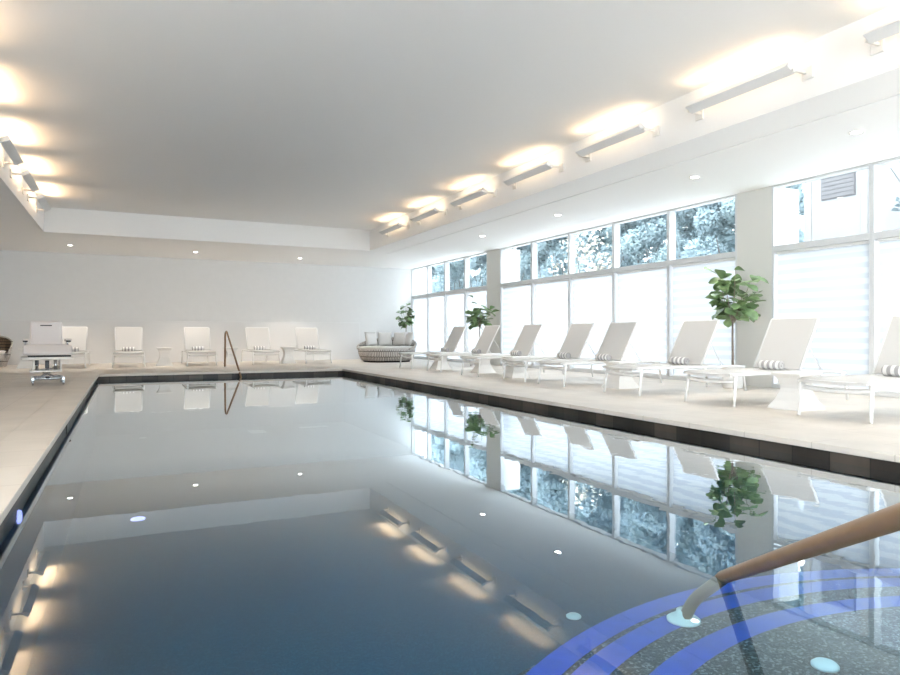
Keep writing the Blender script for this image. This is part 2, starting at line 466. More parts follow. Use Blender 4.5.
bm = bm_new(); add_box(bm, XL, XR, YN - .08, YN - .072, .0, ZS); obj('glass_pane', bm, M['glass_clear'], W0)
bm = bm_new(); add_box(bm, XL, 6.94, YF - .035, YF, 0, 1.2, .006)
struct('trim_2', bm, M['panel'], 'low pale panel along the foot of the far wall')

# ------------------------------------------------------------------ windows, columns, shades
BAYS = []
edges_far = [15.86, 17.2, 18.54, 19.87, 21.2]
edges_mid = [7.63, 9.14, 10.65, 12.15, 13.66, 15.17]
edges_nr = [-6.6, -5.09, -3.58, -2.07, -.56, .95, 2.46, 3.97, 5.48, 6.99]  # bays behind the camera are unseen, added for their daylight
for L in (edges_nr, edges_mid, edges_far):
    for a, b in zip(L[:-1], L[1:]): BAYS.append((a, b))
for nm, y0, y1, lab in (('column', 6.99, 7.63, 'wide pale column behind the ficus between the window groups'),
                        ('column', 15.17, 15.86, 'pale column at the far window group, behind the middle ficus'),
                        ('wall_right', YN, -6.6, 'solid pale end of the window wall')):
    bm = bm_new(); add_box(bm, XG - .02, XR, y0, y1, 0, ZS, .004)
    struct(nm, bm, M['col'], lab)
ZTR = 2.10
shade_words = {10: 'the bay just past the wide ficus column', 11: 'the second bay past the wide ficus column', 12: 'the third bay past the wide ficus column',
               13: 'the fourth bay past the wide ficus column'}
words_ = ['added unseen at the very near end of the window wall', 'added unseen three bays behind the camera position', 'added unseen two bays behind the camera position', 'added unseen just behind the camera position', 'beside the near edge of the pool', 'beside the handrail at the near end', 'in the second bay before the wide column, out of frame',
          'behind the lounger cut off by the picture edge', 'between the wide column and the first mullion nearer the camera',
          'just beyond the wide column, behind the ficus', 'in the second bay beyond the wide column', 'in the middle bay of the five between the columns',
          'in the fourth bay beyond the wide column', 'just before the far column', 'just beyond the far column, behind the middle ficus',
          'in the second bay beyond the far column', 'in the third bay beyond the far column', 'in the last bay by the far wall, behind the daybed']
for n, (a, b) in enumerate(BAYS):
    W = thing('window_%d' % (n + 1), (XG, (a + b) / 2, 0)); W['kind'] = 'structure'
    W['label'] = 'white framed window bay ' + words_[n]; W['category'] = 'window'
    h = (b - a) / 2
    bm = bm_new()
    add_box(bm, -.02, .13, -h, -h + .035, 0, ZS, .003)
    add_box(bm, -.02, .13, h - .035, h, 0, ZS, .003)
    add_box(bm, -.02, .13, -h + .035, h - .035, 0, .06, .003)
    add_box(bm, -.02, .13, -h + .035, h - .035, ZTR - .045, ZTR + .045, .003)
    add_box(bm, -.02, .13, -h + .035, h - .035, ZS - .03, ZS, .003)
    obj('window_frame', bm, M['alu'], W)
    for z0, z1 in ((.06, ZTR - .045), (ZTR + .045, ZS - .03)):
        bm = bm_new(); add_box(bm, .095, .103, -h + .035, h - .035, z0, z1)
        obj('glass_pane', bm, M['glass'], W)
    S = thing('window_shade', (XG + .045, (a + b) / 2, 0))
    tag(S, 'white sheer banded window shade ' + words_[n], 'shade', 'banded shades in the lower window panes')
    bm = bm_new(); add_quad(bm, [(0, -h + .075, .085), (0, h - .06, .085), (0, h - .06, 2.02), (0, -h + .075, 2.02)])
    obj('shade_fabric', bm, M['shade'], S)
    bm = bm_new(); add_box(bm, -.012, .012, -h + .07, h - .055, .06, .085, .003)
    obj('bottom_bar', bm, M['frame'], S)
    bm = bm_new(); add_box(bm, -.02, .03, -h + .06, h - .05, 2.015, 2.054, .006)
    obj('head_rail', bm, M['frame'], S)

# ------------------------------------------------------------------ loungers
def make_lounger(label):
    t = thing('sun_lounger'); tag(t, label, 'lounger', 'white sling sun loungers')
    W = .34
    bm = bm_new()
    for s in (-1, 1):
        add_tube(bm, fillet([(0.0, s * W, .355), (1.80, s * W, .355), (1.96, s * W, .33)], .1), .018, 8, squash=1.4)
    for x in (.0, 1.12, 1.62):
        add_tube(bm, [(x, -W, .352), (x, W, .352)], .013, 8)
    obj('frame', bm, M['frame'], t)
    for s in (-1, 1):
        bm = bm_new(); add_tube(bm, [(.06, s * W, .35), (.015, s * (W + .02), 0)], .021, 8, .015); obj('leg', bm, M['frame'], t)
        bm = bm_new(); add_tube(bm, fillet([(1.78, s * W, .355), (1.93, s * W, .345), (1.985, s * (W + .015), 0)], .09), .021, 8, .015); obj('leg', bm, M['frame'], t)
    bm = bm_new()
    add_tube(bm, [(.055, W * k / 6, .285 - .02 * (1 - (k / 6) ** 2)) for k in range(-6, 7)], .022, 8); obj('stretcher', bm, M['frame'], t)
    # seat sling
    bm = bm_new()
    nx, ny = 14, 6
    g = []
    for i in range(nx + 1):
        row = []
        for j in range(ny + 1):
            v = -1 + 2 * j / ny
            x = -.03 + 1.17 * i / nx
            z = .382 - .012 * (1 - v * v) - (.018 if i == 0 else 0)
            row.append((x, v * (W + .005), z))
        g.append(row)
    for dz in (0, -.028):
        vv = [[bm.verts.new((p[0], p[1], p[2] + dz)) for p in r] for r in g]
        for i in range(nx):
            for j in range(ny):
                f = bm.faces.new((vv[i][j], vv[i + 1][j], vv[i + 1][j + 1], vv[i][j + 1])); f.smooth = True
        if dz == 0: top = vv
    bt = vv
    for i in range(nx):
        for j in (0, ny):
            bm.faces.new((top[i][j], top[i + 1][j], bt[i + 1][j], bt[i][j]))
    for j in range(ny):
        for i in (0, nx):
            bm.faces.new((top[i][j], top[i][j + 1], bt[i][j + 1], bt[i][j]))
    obj('seat', bm, M['sling'], t)
    # backrest
    p0, p1 = Vector((1.15, 0, .385)), Vector((1.485, 0, 1.0))
    d = (p1 - p0); L = d.length
    Mx = Matrix.Translation(p0) @ Matrix.Rotation(-math.atan2(d.z, d.x), 4, 'Y')
    bm = bm_new(); add_box(bm, 0, L, -.315, .315, -.012, .012, .008, Mx); obj('backrest', bm, M['sling'], t)
    bm = bm_new()
    pts = fillet([(0, -.325, 0), (L + .005, -.325, 0), (L + .005, .325, 0), (0, .325, 0)], .03)
    add_tube(bm, [Mx @ Vector(p) for p in pts], .014, 8); obj('back_frame', bm, M['frame'], t)
    q = Mx @ Vector((L * .55, 0, -.02))
    for s in (-1, 1):
        bm = bm_new(); add_tube(bm, [(q.x, s * .27, q.z), (1.62, s * .27, .352)], .008, 6); obj('back_support', bm, M['frame'], t)
    return t

def make_towel(label):
    bm = bm_new()
    add_lathe(bm, [(0, -.155), (.013, -.153), (.016, -.147), (.027, -.147), (.03, -.155), (.046, -.153), (.054, -.143), (.055, 0), (.054, .143),
                   (.046, .153), (.03, .155), (.027, .147), (.016, .147), (.013, .153), (0, .155)], 24)
    bmesh.ops.transform(bm, matrix=Matrix.Rotation(PI / 2, 4, 'X'), verts=bm.verts[:])
    # loose outer flap of the roll
    add_box(bm, .02, .068, -.14, .14, -.0545, -.046, .003)
    o = obj('rolled_towel', bm, M['towel'])
    return tag(o, label, 'towel', 'striped rolled towels on the loungers')

LX = 6.04
RIGHT = [
    (4.13, 'white sun lounger nearest in the window row, cut off by the photo\'s edge', 'nearest window lounger, cut off by the photo edge'),
    (5.64, 'white sun lounger second in the window row, this side of the wide column', 'second window lounger, this side of the wide column'),
    (7.15, 'white sun lounger third in the window row, before the ficus by the column', 'third lounger of the window row, before the nearest ficus'),
    (8.83, 'white sling sun lounger fourth in the window row, the first beyond the wide column', 'fourth lounger of the window row, first beyond the wide column'),
    (9.95, 'white sling sun lounger fifth in the window row, standing close to the fourth', 'fifth lounger of the window row'),
    (11.6, 'white sling sun lounger sixth in the window row, third before the daybed', 'sixth lounger of the window row, third before the daybed'),
    (13.3, 'white sling sun lounger seventh in the window row, before the middle ficus', 'seventh lounger of the window row, before the middle ficus'),
    (14.95, 'white sling sun lounger eighth and last in the window row, next to the round daybed', 'last lounger of the window row, next to the daybed'),
]
FARL = [
    (-1.24, 'white sling sun lounger at the far wall, half hidden behind the treatment chair', 'far lounger half hidden by the treatment chair'),
    (.06, 'white sling sun lounger at the far wall, the first clear of the treatment chair', 'first far lounger clear of the treatment chair'),
    (1.77, 'white sling sun lounger at the far wall, just beside the thin bronze rail', 'far wall lounger just beside the bronze rail'),
    (3.41, 'white sling sun lounger at the far wall, fourth from the treatment chair', 'far wall lounger fourth from the treatment chair'),
    (4.84, 'white sling sun lounger at the far wall, the last before the daybed', 'far wall lounger, last before the daybed'),
]
LPROTO = TPROTO = None
for y, lab, tl in RIGHT:
    if LPROTO is None:
        LPROTO = make_lounger(lab); LPROTO.location = (LX, y, .004 if False else 0)
        TPROTO = make_towel('striped rolled towel on the ' + tl); to = TPROTO
    else:
        dup(LPROTO, (LX, y, 0), 0, lab)
        to = dup(TPROTO, (0, 0, 0), 0, 'striped rolled towel on the ' + tl)
    to.location = (LX + 1.07, y + .01, .376 + .056)
for x, lab, tl in FARL:
    dup(LPROTO, (x, 18.35, 0), PI / 2, lab)
    dup(TPROTO, (x, 18.35 + 1.07, .376 + .056), PI / 2, 'striped rolled towel on the ' + tl)

# ------------------------------------------------------------------ side tables
def make_table(label):
    t = thing('side_table'); tag(t, label, 'side table', 'white hourglass side tables')
    bm = bm_new()
    prof = [(.20, 0), (.197, .02), (.155, .10), (.118, .20), (.108, .255), (.112, .30), (.138, .38), (.17, .425)]
    rings = []
    for r, z in prof:
        rings.append([bm.verts.new((sx * r, sy * r, z)) for sx, sy in ((-1, -1), (1, -1), (1, 1), (-1, 1))])
    for A, B in zip(rings[:-1], rings[1:]):
        for k in range(4):
            bm.faces.new((A[k], A[(k + 1) % 4], B[(k + 1) % 4], B[k]))
    bm.faces.new(rings[0][::-1]); bm.faces.new(rings[-1])
    obj('pedestal', bm, M['table'], t)
    bm = bm_new(); add_box(bm, -.182, .182, -.182, .182, .425, .452, .008); obj('table_top', bm, M['table'], t)
    return t
TB = [(6.55, 4.89, 'white hourglass side table between the first and second loungers of the window row'),
      (6.75, 7.99, 'white hourglass side table between the third and fourth loungers of the window row'),
      (6.6, 10.78, 'white hourglass side table between the fifth and sixth loungers of the window row'),
      (6.8, 12.42, 'white hourglass side table between the sixth and seventh loungers of the window row'),
      (6.6, 14.12, 'white hourglass side table between the last two loungers of the window row'),
      (-2.15, 19.0, 'white hourglass side table by the far wall, peeking out behind the treatment chair'),
      (.90, 19.0, 'white hourglass side table by the far wall, nearest the treatment chair in plain view'),
      (2.58, 19.0, 'white hourglass side table by the far wall, behind the thin bronze rail'),
      (4.12, 19.0, 'white hourglass side table by the far wall, between the two loungers nearest the daybed')]
P = None
for x, y, lab in TB:
    if P is None:
        P = make_table(lab); P.location = (x, y, 0); P.scale = (1, 1, .88)
    else:
        dup(P, (x, y, 0), 0, lab, scale=(1, 1, .88 if x > 5 else 1.04))

# ------------------------------------------------------------------ daybed
D = thing('daybed', (7.07, 18.95, 0)); tag(D, 'round woven rope daybed with pale cushions in the far corner by the windows', 'daybed')
bm = bm_new()
add_lathe(bm, [(.70, .04), (.76, .05), (.84, .22), (.87, .37), (.84, .38), (.6, .36), (0, .36)], 64)
obj('woven_base', bm, M['wicker'], D)
bm = bm_new(); add_lathe(bm, [(0, 0), (.69, 0), (.71, .02), (.69, .045), (0, .045)], 48); obj('plinth', bm, M['black'], D)
# curved woven back, highest at the rear, sinking to the arms
bm = bm_new()
n = 44; A0, A1 = math.radians(-62), math.radians(172)
def hback(k): return .32 * (math.sin(PI * min(1, max(0, k / n)))) ** 1.1 + .012
rows = []
for k in range(n + 1):
    a = A0 + (A1 - A0) * k / n; hh = hback(k)
    c, s = math.cos(a), math.sin(a)
    rows.append([bm.verts.new((r * c, r * s, z)) for r, z in ((.855, .37), (.89, .37 + hh * .6), (.90, .37 + hh), (.86, .38 + hh), (.83, .37 + hh * .6), (.80, .37))])
for A, B in zip(rows[:-1], rows[1:]):
    for j in range(5):
        f = bm.faces.new((A[j], B[j], B[j + 1], A[j + 1])); f.smooth = True
bm.faces.new(rows[0]); bm.faces.new(rows[-1][::-1])
obj('woven_back', bm, M['wicker'], D)
bm = bm_new()
add_tube(bm, [(.88 * math.cos(A0 + (A1 - A0) * k / n), .88 * math.sin(A0 + (A1 - A0) * k / n), .375 + hback(k)) for k in range(n + 1)], .024, 8)
obj('rim', bm, M['rim'], D)
bm = bm_new(); add_lathe(bm, [(0, .36), (.76, .36), (.80, .385), (.805, .42), (.78, .455), (.70, .465), (0, .47)], 56); obj('seat_cushion', bm, M['cush'], D)

def make_pillow(label, w=.45, h=.44, t=.15):
    bm = bm_new(); n = 12
    for side in (1, -1):
        vs = []
        for i in range(n + 1):
            r = []
            for j in range(n + 1):
                u, v = -1 + 2 * i / n, -1 + 2 * j / n
                th = t / 2 * ((1 - u ** 4) * (1 - v ** 4)) ** .6
                pin = 1 - .06 * (1 - abs(u)) * (abs(v) ** 3); pin2 = 1 - .06 * (1 - abs(v)) * (abs(u) ** 3)
                r.append(bm.verts.new((u * w / 2 * pin2, side * th, h / 2 + v * h / 2 * pin)))
            vs.append(r)
        for i in range(n):
            for j in range(n):
                f = bm.faces.new((vs[i][j], vs[i + 1][j], vs[i + 1][j + 1], vs[i][j + 1])); f.smooth = True
    bmesh.ops.remove_doubles(bm, verts=bm.verts[:], dist=.0005)
    o = obj('scatter_cushion', bm, M['cush2'])
    return tag(o, label, 'cushion', 'cushions on the daybed')
pl = [(112, 'pale square cushion at the wall end of the daybed back', .34), (74, 'pale square cushion second from the wall end of the daybed', .5),
      (36, 'pale square cushion third from the wall end of the daybed', .48), (-3, 'pale square cushion at the window end of the daybed back', .46)]
P0 = None
for ang, lab, w_ in pl:
    a = math.radians(ang)
    loc = (7.07 + .66 * math.cos(a), 18.95 + .66 * math.sin(a), .468)
    if P0 is None: P0 = make_pillow(lab); q = P0; q.location = loc
    else: q = dup(P0, loc, 0, lab)
    q.rotation_euler = (math.radians(-14), 0, a - PI / 2)

# ------------------------------------------------------------------ wicker tub chair at the far left
T = thing('tub_chair', (-3.04, 19.5, 0)); tag(T, 'round woven tub chair with brown inside, at the left edge by the wall', 'chair')
bm = bm_new()
a0, a1 = math.radians(-22), math.radians(202)
n = 40; rows = []
for k in range(n + 1):
    a = a0 + (a1 - a0) * k / n; hh = .42 + .36 * math.sin(PI * k / n) ** .7
    c, s = math.cos(a), math.sin(a)
    rows.append([bm.verts.new((r * c, r * s, z)) for r, z in ((.38, .05), (.47, .25), (.53, hh), (.51, hh + .02), (.50, hh), (.45, .27))])
for A, B in zip(rows[:-1], rows[1:]):
    for j in range(5):
        f = bm.faces.new((A[j], B[j], B[j + 1], A[j + 1])); f.smooth = True
bm.faces.new(rows[0]); bm.faces.new(rows[-1][::-1])
obj('woven_shell', bm, M['wicker'], T)
bm = bm_new(); rows = []
for k in range(n + 1):
    a = a0 + (a1 - a0) * k / n; hh = .42 + .36 * math.sin(PI * k / n) ** .7
    rows.append([bm.verts.new((r * math.cos(a), r * math.sin(a), z)) for r, z in ((.495, hh - .015), (.44, .40), (.38, .32))])
for A, B in zip(rows[:-1], rows[1:]):
    for j in range(2):
        f = bm.faces.new((A[j], B[j], B[j + 1], A[j + 1])); f.smooth = True
lin = obj('inner_lining', bm, M['wicker_b'], T); lin['label'] = 'dark brown woven lining'
bm = bm_new(); add_lathe(bm, [(0, .03), (.40, .03), (.44, .18), (.44, .30), (0, .30)], 36); obj('woven_base', bm, M['wicker'], T)
bm = bm_new(); add_lathe(bm, [(0, .30), (.38, .30), (.415, .34), (.40, .40), (.34, .42), (0, .425)], 36); obj('seat_cushion', bm, M['cush'], T)
bm = bm_new()
for k in range(4):
    a = PI / 4 + k * PI / 2; add_tube(bm, [(.3 * math.cos(a), .3 * math.sin(a), .05), (.31 * math.cos(a), .31 * math.sin(a), 0)], .02, 8)
obj('feet', bm, M['black'], T)

# ------------------------------------------------------------------ treatment chair
H = thing('treatment_chair', (-1.17, 12.75, 0), math.radians(7)); tag(H, 'pale padded adjustable treatment chair on a wheeled chrome base at the pool corner', 'treatment chair')
def part(name, m, fn, parent=H):
    bm = bm_new(); fn(bm); return obj(name, bm, m, parent)
Rb = Matrix.Translation((0, .26, .60)) @ Matrix.Rotation(math.radians(-18), 4, 'X')
bk = part('backrest', M['chair_white'], lambda b: add_box(b, -.235, .235, -.045, .045, .0, .445, .035, Rb, 4))
part('head_slot', M['black'], lambda b: add_box(b, -.085, .085, -.049, -.044, .355, .372, .002, Rb), bk)
part('seat', M['chair_white'], lambda b: add_box(b, -.30, .30, -.36, .27, .55, .645, .035, None, 4))
Rl = Matrix.Translation((0, -.36, .645)) @ Matrix.Rotation(math.radians(36), 4, 'X')
part('leg_rest', M['chair_white'], lambda b: add_box(b, -.335, .335, -.22, .0, -.055, .0, .022, Rl, 4))
for s in (-1, 1):
    ar = part('armrest', M['chair_white'], lambda b: add_box(b, s * .30 - .045, s * .30 + .045, -.16, .24, .695, .735, .015))
    part('arm_end_cap', M['black'], lambda b: add_box(b, s * .30 - .035, s * .30 + .035, -.185, -.155, .685, .712, .01), ar)
    part('arm_post', M['chrome'], lambda b: add_tube(b, [(s * .30, .12, .70), (s * .30, .14, .62)], .014, 8), ar)
part('gap_shade', M['black'], lambda b: add_box(b, -.27, .32, -.49, .25, .452, .480, .01))  # black slab stands in for the shade in the gap under the pads
part('seat_frame', M['fixw'], lambda b: add_box(b, -.36, .36, -.52, .25, .405, .45, .015))
def posts(b):
    for x in (-.14, 0, .12):
        add_tube(b, [(x, -.1, .40), (x, -.1, .23)], .026, 10)
part('lift_column', M['chrome'], posts)
part('motor', M['black'], lambda b: (add_box(b, -.03, .03, -.16, -.06, .26, .38, .01), add_box(b, -.17, -.13, -.16, -.1, .31, .39, .008)))
for s in (-1, 1):
    part('side_plate', M['fixw'], lambda b: add_box(b, s * .19 - .012, s * .19 + .012, -.2, .15, .22, .40, .006))
part('platform', M['fixw'], lambda b: add_box(b, -.24, .20, -.32, .25, .205, .235, .01))
def bf(b):
    add_tube(b, fillet([(-.20, -.36, .10), (-.2, .3, .10), (.22, .3, .10), (.22, -.36, .10)], .06), .022, 8)
    add_tube(b, [(-.2, -.28, .10), (.22, -.28, .10)], .022, 8)
    add_tube(b, [(-.15, -.2, .10), (.1, .2, .21)], .016, 8); add_tube(b, [(.15, -.2, .10), (-.1, .2, .21)], .016, 8)
part('base_frame', M['chrome'], bf)
part('pedal', M['black'], lambda b: add_box(b, -.03, .03, -.42, -.34, .11, .135, .008))
for x in (-.2, .22):
    for y in (-.33, .28):
        c = part('caster', M['chrome'], lambda b: add_tube(b, [(x - .012, y, .04), (x + .012, y, .04)], .04, 16))
        part('wheel_fork', M['chrome'], lambda b: add_box(b, x - .02, x + .02, y - .02, y + .02, .05, .10, .006), c)

# ------------------------------------------------------------------ ficus plants
def make_ficus(name, seed, label, loc, top, base_crown, rad, nleaf, bias, leaf=.20, bulk=.15):
    rnd = random.Random(seed)
    F = thing(name, loc); tag(F, label, 'plant', 'potted ficus trees by the windows')
    bm = bm_new(); add_lathe(bm, [(0, 0), (.13, 0), (.14, .01), (.175, .34), (.165, .34), (.15, .29), (0, .29)], 32); obj('pot', bm, M['pot'], F)
    bm = bm_new(); add_lathe(bm, [(0, .305), (.10, .305), (.155, .293)], 24); obj('soil', bm, M['soil'], F)
    bt, bl = bm_new(), bm_new()
    zf = base_crown - .02
    add_tube(bt, [(0, 0, .28), (.012, .01, .5), (-.006, .0, .75), (0, 0, zf)], .020, 8, .013)
    tips = []
    nb = 9
    for k in range(nb):
        a = 2 * PI * k / nb + rnd.uniform(-.3, .3)
        rr = rad * rnd.uniform(.45, .85) if k else .05
        zz = rnd.uniform(base_crown + .15, top - .1) if k else top - .06
        p2 = Vector((rr * math.cos(a), rr * math.sin(a), zz))
        s = Vector((0, 0, zf - rnd.uniform(0, .06)))
        mid = s.lerp(p2, .5) + Vector((0, 0, -.06))
        pts = [s, s.lerp(mid, .5) + Vector((0, 0, .02)), mid, p2]
        add_tube(bt, pts, .009, 6, .004)
        tips.append((s, mid, p2))
    for i in range(nleaf):
        s, mid, p2 = rnd.choice(tips)
        t = rnd.uniform(.25, 1.05)
        p = (mid.lerp(p2, (t - .5) * 2) if t > .5 else s.lerp(mid, t * 2)) + Vector((rnd.gauss(0, .035), rnd.gauss(0, .035), rnd.gauss(0, .04)))
        if p.z < base_crown: p.z = base_crown + rnd.uniform(0, .2)
        if bias is not None and rnd.random() < .3 and (p.x * bias[0] + p.y * bias[1]) < -.05: continue
        out = Vector((p.x, p.y, .0)).normalized() if Vector((p.x, p.y)).length > .02 else Vector((1, 0, 0))
        az = math.atan2(out.y, out.x) + rnd.gauss(0, .8)
        el = rnd.uniform(-.55, .75)
        d = Vector((math.cos(az) * math.cos(el), math.sin(az) * math.cos(el), math.sin(el)))
        side = d.cross(Vector((0, 0, 1))).normalized()
        side = (side + Vector((0, 0, rnd.gauss(0, .5)))).normalized(); side = (side - d * side.dot(d)).normalized()
        nrm = side.cross(d)
        Lf = leaf * rnd.uniform(.75, 1.2); Wf = Lf * rnd.uniform(.30, .38)
        prof = [(0.0, .04), (.2, .45), (.45, .8), (.7, 1.0), (.88, .75), (1.0, .1)]
        prev = None
        for u, w_ in prof:
            c = p + d * (u * Lf) + nrm * (-.22 * Lf * u * u)
            tri = [bl.verts.new(c + side * (-w_ * Wf) + nrm * (.10 * Lf * w_)), bl.verts.new(c), bl.verts.new(c + side * (w_ * Wf) + nrm * (.10 * Lf * w_))]
            if prev:
                for k in (0, 1):
                    f = bl.faces.new((prev[k], prev[k + 1], tri[k + 1], tri[k])); f.smooth = True
            prev = tri
    obj('trunk', bt, M['bark'], F)
    obj('foliage', bl, M['leaf'], F)
    return F
make_ficus('potted_ficus', 3, 'leafy potted ficus tree standing by the wide column behind the third lounger', (8.25, 7.22, 0), 1.86, 1.04, .40, 100, None, .235)
make_ficus('potted_ficus', 11, 'leafy potted ficus tree standing by the far column behind the seventh lounger', (8.2, 15.15, 0), 1.80, 1.05, .42, 85, None, .24)
make_ficus('potted_ficus', 23, 'slim potted ficus tree in the far corner behind the daybed', (8.35, 20.55, 0), 1.88, 1.08, .26, 85, None)

# ------------------------------------------------------------------ handrails
R1 = thing('grab_rail', (0, 0, 0)); tag(R1, 'thick bronze handrail slanting into the water at the near entry steps', 'handrail')
tip = Vector((2.04, 1.83, ZW)); e = Vector((1.366, .80, .44)); dr = (e - tip)
pl_ = Vector((2.03, 2.02, ZST + .004))
p_top = e + dr * .42
pts = fillet([pl_, pl_ + Vector((.0, -.05, .10)), tip], .05, 6)[:-1] + fillet([tip.lerp(pl_, .04), tip, tip.lerp(e, .08)], .02, 4) + fillet([tip.lerp(e, .1), e, p_top, (.78, -.12, .66), (.74, -.2, .004)], .09, 6)
bm = bm_new(); add_tube(bm, pts, .0238, 20); obj('rail_tube', bm, M['bronze'], R1)
bm = bm_new(); add_lathe(bm, [(0, 0), (.065, 0), (.066, .008), (.055, .016), (.032, .02), (.028, .045), (0, .045)], 32, tuple(pl_)); obj('base_flange', bm, M['plate'], R1)
bm = bm_new(); add_lathe(bm, [(0, 0), (.06, 0), (.055, .016), (.03, .02), (0, .02)], 32, (.74, -.2, .0)); obj('deck_flange', bm, M['plate'], R1)
R2 = thing('grab_rail', (0, 0, 0)); tag(R2, 'thin bronze grab rail standing at the far edge of the pool', 'handrail')
bm = bm_new(); add_tube(bm, fillet([(2.2, 17.3, .0), (2.2, 17.22, .86), (2.2, 17.0, .90), (2.26, 15.12, ZW), (2.26, 15.02, -.5)], .12, 6), .021, 12); obj('rail_tube', bm, M['bronze'], R2)
bm = bm_new(); add_lathe(bm, [(0, 0), (.05, 0), (.045, .014), (.025, .018), (0, .018)], 24, (2.2, 17.3, 0)); obj('deck_flange', bm, M['plate'], R2)

# ------------------------------------------------------------------ fittings in the pool
def disc(name, x, y, z, r, m, label, cat, group):
    bm = bm_new(); add_lathe(bm, [(0, 0), (r, 0), (r, .008), (r * .8, .016), (r * .3, .018), (0, .018)], 28)
    o = obj(name, bm, m, None, (x, y, z)); return tag(o, label, cat, group)
disc('pool_inlet', 2.2, 1.53, ZST, .045, M['drain'], 'white round inlet cover set in the curved step, nearest the handrail', 'inlet', 'round inlet covers in the pool')
disc('pool_inlet', 2.93, 3.98, ZB, .055, M['drain'], 'white round inlet cover on the pool floor beyond the blue tile bands', 'inlet', 'round inlet covers in the pool')
disc('pool_light', .12, 8.2, ZB, .075, M['violet'], 'glowing bluish round light on the pool floor near the dark side', 'pool light', 'pool lights')
disc('pool_inlet', .3, 14.6, ZB, .07, M['drain'], 'white round inlet cover on the pool floor before the far lounger wall', 'inlet', 'round inlet covers in the pool')
bm = bm_new(); add_lathe(bm, [(0, 0), (.038, 0), (.036, .012), (.025, .018), (0, .018)], 28)
bmesh.ops.transform(bm, matrix=Matrix.Rotation(PI / 2, 4, 'Y'), verts=bm.verts[:])
o = obj('pool_light', bm, M['violet'], None, (PX0, 4.3, -.19)); tag(o, 'violet glowing round light on the side wall just below the waterline', 'pool light', 'pool lights')
bm = bm_new(); add_box(bm, -.02, .004, -.16, .16, -.045, .045, .004)
sk = obj('skimmer', bm, M['black'], None, (PX0 + .004, 7.7, -.10)); tag(sk, 'dark skimmer mouth in the waterline tiles of the left pool side', 'skimmer')
for x, y, sx, sy, lab in ((2.5, 14.5, .16, .22, 'pale square drain grate on the pool floor under the thin rail'), (3.75, 14.7, .30, .08, 'pale long drain grate on the pool floor, right of the square one')):
    bm = bm_new(); add_box(bm, -sx, sx, -sy, sy, 0, .012, .003)
    for k in range(-4, 5):
        add_box(bm, -sx * .9, sx * .9, k * sy / 5 - .006, k * sy / 5 + .006, .012, .016)
    o = obj('drain_grate', bm, M['drain'], None, (x, y, ZB)); tag(o, lab, 'drain')

# ------------------------------------------------------------------ wall lights in the tray
WARM = (1.0, .66, .37)
SY = [-3.1, -1.08, .93, 2.93, 4.93, 6.96, 8.95, 10.96, 12.98, 14.99]
ordn = ['tenth', 'ninth', 'eighth', 'seventh', 'sixth', 'fifth', 'fourth', 'third', 'second', 'first']
def make_sconce(label, group):
    t = thing('wall_sconce'); tag(t, label, 'wall light', group)
    L = .64
    bm = bm_new()       # local -x points out from the fascia
    Mx = Matrix.Translation((-.20, 0, 0)) @ Matrix.Rotation(math.radians(28), 4, 'Y')
    for (x0, x1, z0, z1) in ((-.062, .062, -.02, -.006), (-.062, -.052, -.006, .04), (.052, .062, -.006, .04)):
        add_box(bm, x0, x1, -L, L, z0, z1, .003, Mx, 1)
    for y in (-L, L):
        add_box(bm, -.062, .062, min(y, y - math.copysign(.01, y)), max(y, y - math.copysign(.01, y)), -.02, .04, .002, Mx, 1)
    obj('lamp_body', bm, M['fix'], t)
    bm = bm_new(); add_box(bm, -.045, .045, -L + .03, L - .03, -.004, .004, 0, Mx); obj('lamp_lens', bm, M['lens'], t)
    for y in (-L + .0, L - .0):
        s = math.copysign(1, y)
        bm = bm_new()
        add_box(bm, -.022, 0, y - .055 + s * .03, y + .055 + s * .03, -.085, .035, .004)
        add_box(bm, -.20, -.015, y - .012 + s * .012, y + .012 + s * .012, -.03, .0, .004)
        obj('bracket', bm, M['fixw'], t)
    return t
S0 = None
ZL = 3.33
for side in (0, 1):
    for i, y in enumerate(SY):
        nm = ('white angled wall light, %s from the far end on the window side fascia' if side == 0 else 'white angled wall light, %s from the far end on the fascia opposite the windows') % ordn[i]
        g = 'wall lights along the window side' if side == 0 else 'wall lights along the dark side'
        loc = (TX1, y, ZL) if side == 0 else (TX0, y, ZL); rz = 0 if side == 0 else PI
        if S0 is None:
            S0 = make_sconce(nm, g); S0.location = loc
        else:
            dup(S0, loc, rz, nm, g)
        la = bpy.data.lights.new('sconce_lamp', 'AREA'); la.shape = 'RECTANGLE'; la.size = .12; la.size_y = 1.2
        la.energy = .7 if side == 0 else 1.9; la.spread = math.radians(125); la.color = WARM
        lo = bpy.data.objects.new('sconce_lamp', la); COL.objects.link(lo)
        sgn = -1 if side == 0 else 1
        lo.location = (loc[0] + sgn * .19, y, ZL + .065)
        lo.rotation_euler = (PI, math.radians(30 if side == 0 else 38) * sgn, 0)

